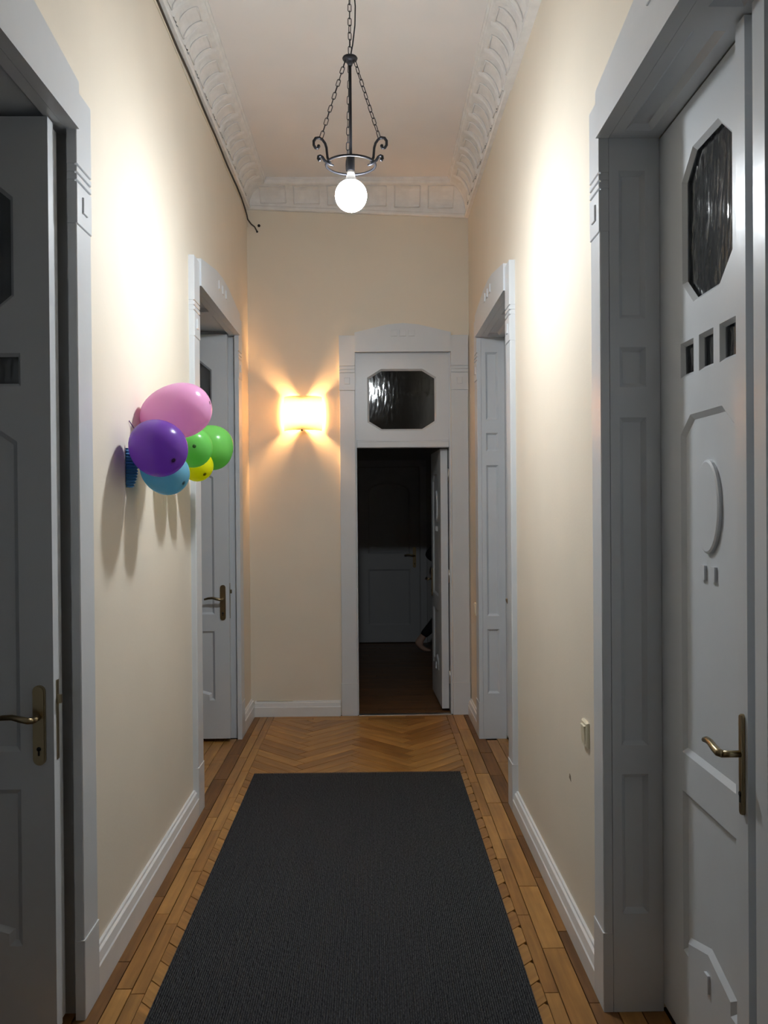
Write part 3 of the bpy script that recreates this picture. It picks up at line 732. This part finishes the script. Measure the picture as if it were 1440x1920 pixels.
# ------------------------------------------------------------------ light switches
def switch(loc, rz, label, s=1.0):
    r = empty('light_switch', loc, rz); tag(r, label, 'switch', 'cream switches on the right wall')
    MB().cbox(-.040 * s, .040 * s, -.011, 0, -.044 * s, .044 * s, .005).build('switch_plate', 'cream_plastic', r)
    MB().add([(-.026 * s, -.010, -.032 * s), (.026 * s, -.010, -.032 * s), (.026 * s, -.010, .032 * s), (-.026 * s, -.010, .032 * s),
              (-.024 * s, -.013, -.030 * s), (.024 * s, -.013, -.030 * s), (.024 * s, -.017, .030 * s), (-.024 * s, -.017, .030 * s)],
             [(4, 5, 6, 7), (0, 1, 5, 4), (1, 2, 6, 5), (2, 3, 7, 6), (3, 0, 4, 7)]).build('rocker', 'cream_plastic', r)
    return r
switch((XR, 2.972, .795), -PI / 2, 'cream rocker light switch on the wall beside the closed right door')
switch((XR, 6.16, .845), -PI / 2, 'small cream light switch in the far right corner by the end door')

# ------------------------------------------------------------------ cable below the left cornice
def cable(path, r, name, label, grp=None):
    o = MB().tube(path, r, 6).build(name, 'cable'); return tag(o, label, 'cable', grp)
pts = [(XL + .0055, 1.0 + i * .2 + 0, ZCL - .012 - .004 * math.sin(i * 1.7) - .003 * math.sin(i * .6)) for i in range(27)]
pts += [(XL + .006, 6.35, ZCL - .03), (XL + .007, 6.45, ZCL - .05), (XL + .009, 6.488, ZCL - .075), (XL + .035, 6.4935, ZCL - .11), (XL + .06, 6.4935, ZCL - .13), (XL + .078, 6.495, ZCL - .165)]
cable(pts, .0055, 'cable', 'dark cable running under the left cornice into a hole in the end wall')
pts = [(XL + .0035, 1.0 + i * .2, ZCL - .040 - .006 * math.sin(i * 1.1 + 1)) for i in range(27)]
pts += [(XL + .004, 6.40, ZCL - .07), (XL + .006, 6.49, ZCL - .10), (XL + .012, 6.496, ZCL - .13)]
o = MB().tube(pts, .0035, 6).build('cable', 'wall'); tag(o, 'thin wall-coloured cable just below the dark cable', 'cable')
MB_ = MB().tube([(XL + .045, YE - .012, .119), (-.62, YE - .012, .119)], .003, 6).build('cable', 'cream_plastic'); tag(MB_, 'short thin pale cable lying on the end wall skirting board', 'cable')

# ------------------------------------------------------------------ balloons
def balloon(c, axis, length, rad, colour, label, tail=None):
    """axis points from knot to crown"""
    c, ax = Vector(c), Vector(axis).normalized(); n = 22; prof = []
    for i in range(n + 1):
        t = i / n; a = PI * t
        z = -math.cos(a) * length / 2; r = rad * math.sin(a) ** .92 * (1 + .10 * -math.cos(a))
        if t < .25: r *= 1 - .22 * ((.25 - t) / .25) ** 2
        prof.append((max(r, .004), z))
    r_ = empty('balloon', c); tag(r_, label, 'balloon', 'balloons bunched on the left wall')
    r_.rotation_mode = 'QUATERNION'; r_.rotation_quaternion = ax.to_track_quat('Z', 'Y')
    m = balloon_mat('balloon_' + colour[0], colour[1])
    MB().lathe(prof, 32).build('balloon_skin', m, r_)
    MB().lathe([(.001, -length / 2 - .020), (.009, -length / 2 - .019), (.005, -length / 2 - .010), (.0065, -length / 2 - .006), (.004, -length / 2 + .002), (.0035, -length / 2 + .004)], 12).build('knot', m, r_)
    MB().lathe([(.001, length / 2 + .0012), (.005, length / 2 + .0008), (.010, length / 2 - .001), (.0105, length / 2 - .004)], 12).build('crown_spot', balloon_mat('spot_' + colour[0], tuple(q * .35 for q in colour[1])), r_)
    return r_
CL = {'pink': ('pink', (0.86, 0.46, 0.72)), 'purple': ('purple', (0.27, 0.10, 0.57)), 'green': ('green', (0.21, 0.66, 0.15)), 'green2': ('grass', (0.21, 0.62, 0.14)),
      'yellow': ('yellow', (0.80, 0.82, 0.01)), 'blue': ('blue', (0.24, 0.60, 0.78))}
balloon((-.793, 3.45, 1.985), (.93, -.12, .22), .295, .110, CL['pink'], 'pink balloon, topmost of the bunch on the left wall')
balloon((-.803, 3.19, 1.825), (.60, -.55, -.42), .235, .104, CL['purple'], 'purple balloon in front of the bunch on the left wall')
balloon((-.790, 3.74, 1.86), (.30, -.93, .0), .20, .088, CL['green'], 'nearer green balloon with a dark spot, beside the purple one')
balloon((-.785, 4.12, 1.888), (.85, .20, -.15), .225, .108, CL['green2'], 'farther green balloon, rightmost of the bunch')
balloon((-.812, 3.935, 1.797), (.55, -.5, -.55), .16, .073, CL['yellow'], 'small yellow balloon below the green balloons')
balloon((-.822, 3.37, 1.742), (.75, -.3, -.42), .205, .086, CL['blue'], 'light blue balloon, lowest of the bunch on the left wall')
# crimped blue paper fan against the wall behind the purple balloon
def fan():
    mb = MB(); vs = []; n = 26
    for lay, th in ((0, 0), (1, .004)):
        for i in range(n + 1):
            t = i / n; z = -.075 + .15 * t; bulge = math.sin(PI * (t * .9 + .08)); x = .010 + .022 * bulge + (.006 if i % 2 else 0)
            vs += [(.001 + th, -.02 + (.004 if i % 2 else 0), z), (x + th, .0 + (.010 if i % 2 else -.006), z), (x * .75 + th, .03 * bulge + .008, z), (.001 + th, .05 * bulge + .01, z)]
    m_ = 4 * (n + 1)
    for lay in (0, 1):
        for i in range(n):
            for j in range(3): o = lay * m_ + i * 4 + j; mb.f.append((o, o + 1, o + 5, o + 4)); mb.sm.append(False)
    mb.v = vs
    return mb
o = fan().build('paper_fan', mat('blue_crepe_paper', (0.05, 0.22, 0.42), .7)); o.location = (XL + .001, 3.268, 1.752); tag(o, 'crimped blue paper decoration on the wall under the purple balloon', 'decoration')
o = MB().tube([(XL + .003, 3.30, 1.935), (XL + .012, 3.36, 1.90), (XL + .02, 3.46, 1.875), (XL + .02, 3.60, 1.865), (XL + .02, 3.75, 1.86), (XL + .02, 3.90, 1.85), (XL + .012, 4.05, 1.86), (XL + .003, 4.12, 1.88)], .002, 5).build('ribbon', mat('ribbon', (.12, .05, .2), .5)); tag(o, 'thin dark ribbon tying the balloons to the wall', 'ribbon')

# ------------------------------------------------------------------ person walking in the dark room
def skin_mesh(name, verts, edges, radii, m, parent, root=0, sub=2):
    me = bpy.data.meshes.new(name); me.from_pydata([Vector(v) for v in verts], edges, []); o = link(name, me, parent)
    md = o.modifiers.new('skin', 'SKIN'); md.use_smooth_shade = True
    me.skin_vertices.new() if not me.skin_vertices else None
    for i, r in enumerate(radii):
        r = r if isinstance(r, tuple) else (r, r)
        me.skin_vertices[0].data[i].radius = r; me.skin_vertices[0].data[i].use_root = (i == root)
    s = o.modifiers.new('sub', 'SUBSURF'); s.levels = sub; s.render_levels = sub
    me.materials.append(M[m]); return o
def person():
    r = empty('person', (.915, 9.36, 0)); tag(r, 'barefoot person in dark trousers walking behind the open end door', 'person')
    # local x is the walking direction; far side +y. trailing leg is the near one
    V = {}; names = []; E_ = []; R_ = []
    def v(n, p, rad, par=None):
        V[n] = len(names); names.append(p); R_.append(rad)
        if par: E_.append((V[par], V[n]))
    v('pelvis', (0, 0, .90), (.13, .11)); v('waist', (.015, 0, 1.05), (.12, .095), 'pelvis'); v('chest', (.03, 0, 1.24), (.145, .105), 'waist'); v('upper', (.035, 0, 1.37), (.12, .085), 'chest')
    v('neck', (.045, 0, 1.45), .048, 'upper'); v('jaw', (.07, 0, 1.51), (.062, .07), 'neck'); v('head', (.06, 0, 1.59), (.078, .09), 'jaw'); v('crown', (.05, 0, 1.66), (.055, .06), 'head')
    # trailing near leg (heel lifted)
    v('hipA', (-.03, -.085, .84), .088, 'pelvis'); v('kneeA', (-.13, -.09, .475), .057, 'hipA'); v('calfA', (-.26, -.09, .30), .050, 'kneeA'); v('ankleA', (-.425, -.09, .125), .032, 'calfA')
    v('heelA', (-.462, -.09, .085), .034, 'ankleA'); v('midA', (-.415, -.09, .062), .040, 'ankleA'); v('ballA', (-.352, -.09, .026), (.036, .022), 'midA'); v('toeA', (-.292, -.09, .014), (.030, .012), 'ballA')
    # leading far leg
    v('hipB', (.05, .085, .84), .088, 'pelvis'); v('kneeB', (.22, .09, .48), .057, 'hipB'); v('calfB', (.26, .09, .33), .050, 'kneeB'); v('ankleB', (.30, .09, .085), .034, 'calfB')
    v('heelB', (.265, .09, .035), .032, 'ankleB'); v('midB', (.36, .09, .045), .034, 'ankleB'); v('ballB', (.44, .09, .026), (.036, .022), 'midB'); v('toeB', (.50, .09, .016), (.030, .013), 'ballB')
    # near arm swung back with bent elbow, far arm forward
    v('shA', (.02, -.16, 1.35), .052, 'upper'); v('elA', (-.335, -.19, 1.06), .040, 'shA'); v('wrA', (-.14, -.21, .97), .027, 'elA'); v('paA', (-.07, -.21, .955), (.035, .018), 'wrA')
    v('shB', (.04, .16, 1.35), .052, 'upper'); v('elB', (.13, .19, 1.10), .040, 'shB'); v('wrB', (.31, .18, 1.02), .027, 'elB'); v('paB', (.38, .175, 1.02), (.035, .018), 'wrB')
    for s, px, py, pz, dx, dz in (('A', -.07, -.21, .955, .075, -.012), ('B', .38, .175, 1.02, .075, 0)):
        for k in range(4):
            L_ = (.85, 1, .95, .75)[k]; zz = pz + .024 - .016 * k
            v('f%s%d' % (s, k), (px + .055, py, zz), .0095, 'pa' + s); v('g%s%d' % (s, k), (px + .055 + dx * .5 * L_, py + .012, zz + dz), .0085, 'f%s%d' % (s, k)); v('h%s%d' % (s, k), (px + .055 + dx * .8 * L_, py + .03, zz + dz * 2), .0075, 'g%s%d' % (s, k))
        v('t%s' % s, (px + .02, py + .03, pz + .035), .010, 'pa' + s); v('u%s' % s, (px + .05, py + .045, pz + .04), .0085, 't' + s)
    skin_mesh('body', names, E_, R_, 'skin', r)
    g = lambda n: names[V[n]]
    tv = [g('pelvis'), (0.005, 0, .99), g('hipA'), g('kneeA'), g('calfA'), (-.392, -.09, .163), g('hipB'), g('kneeB'), g('calfB'), (.285, .09, .20)]
    skin_mesh('trousers', tv, [(0, 1), (0, 2), (2, 3), (3, 4), (4, 5), (0, 6), (6, 7), (7, 8), (8, 9)], [(.145, .125), (.13, .108), .104, .074, .062, .046, .104, .074, .066, .056], 'black_cloth', r)
    sv = [(.005, 0, .93), g('waist'), g('chest'), g('upper'), (.042, 0, 1.42), g('shA'), g('elA'), (-.155, -.21, .977), g('shB'), g('elB'), (.29, .18, 1.028)]
    skin_mesh('shirt', sv, [(0, 1), (1, 2), (2, 3), (3, 4), (3, 5), (5, 6), (6, 7), (3, 8), (8, 9), (9, 10)], [(.15, .125), (.14, .112), (.162, .12), (.135, .098), .06, .068, .060, .042, .068, .056, .042], 'black_cloth', r)
    hv = [(.03, 0, 1.64), (.02, 0, 1.70), (-.02, 0, 1.60), (-.03, 0, 1.50)]
    skin_mesh('hair', hv, [(0, 1), (0, 2), (2, 3)], [(.088, .092), .06, .08, .05], 'hair', r)
    for s in (-1, 1):
        MB().lathe([(.001, -.008), (.006, -.006), (.009, 0), (.006, .006), (.001, .008)], 10, (.138, s * .032, 1.588)).build('eye', 'plastic', r)
        MB().lathe([(.002, -.03), (.010, -.022), (.014, 0), (.010, .022), (.002, .03)], 10, (.05, s * .083, 1.575)).build('ear', 'skin', r)
    MB().lathe([(.011, -.016), (.013, -.008), (.009, .008), (.004, .026), (.001, .03)], 10, (.148, 0, 1.555)).build('nose', 'skin', r)
    MB().cbox(.125, .140, -.022, .022, 1.512, 1.520, .002).build('mouth', mat('lips', (.45, .18, .16), .5), r)
person()
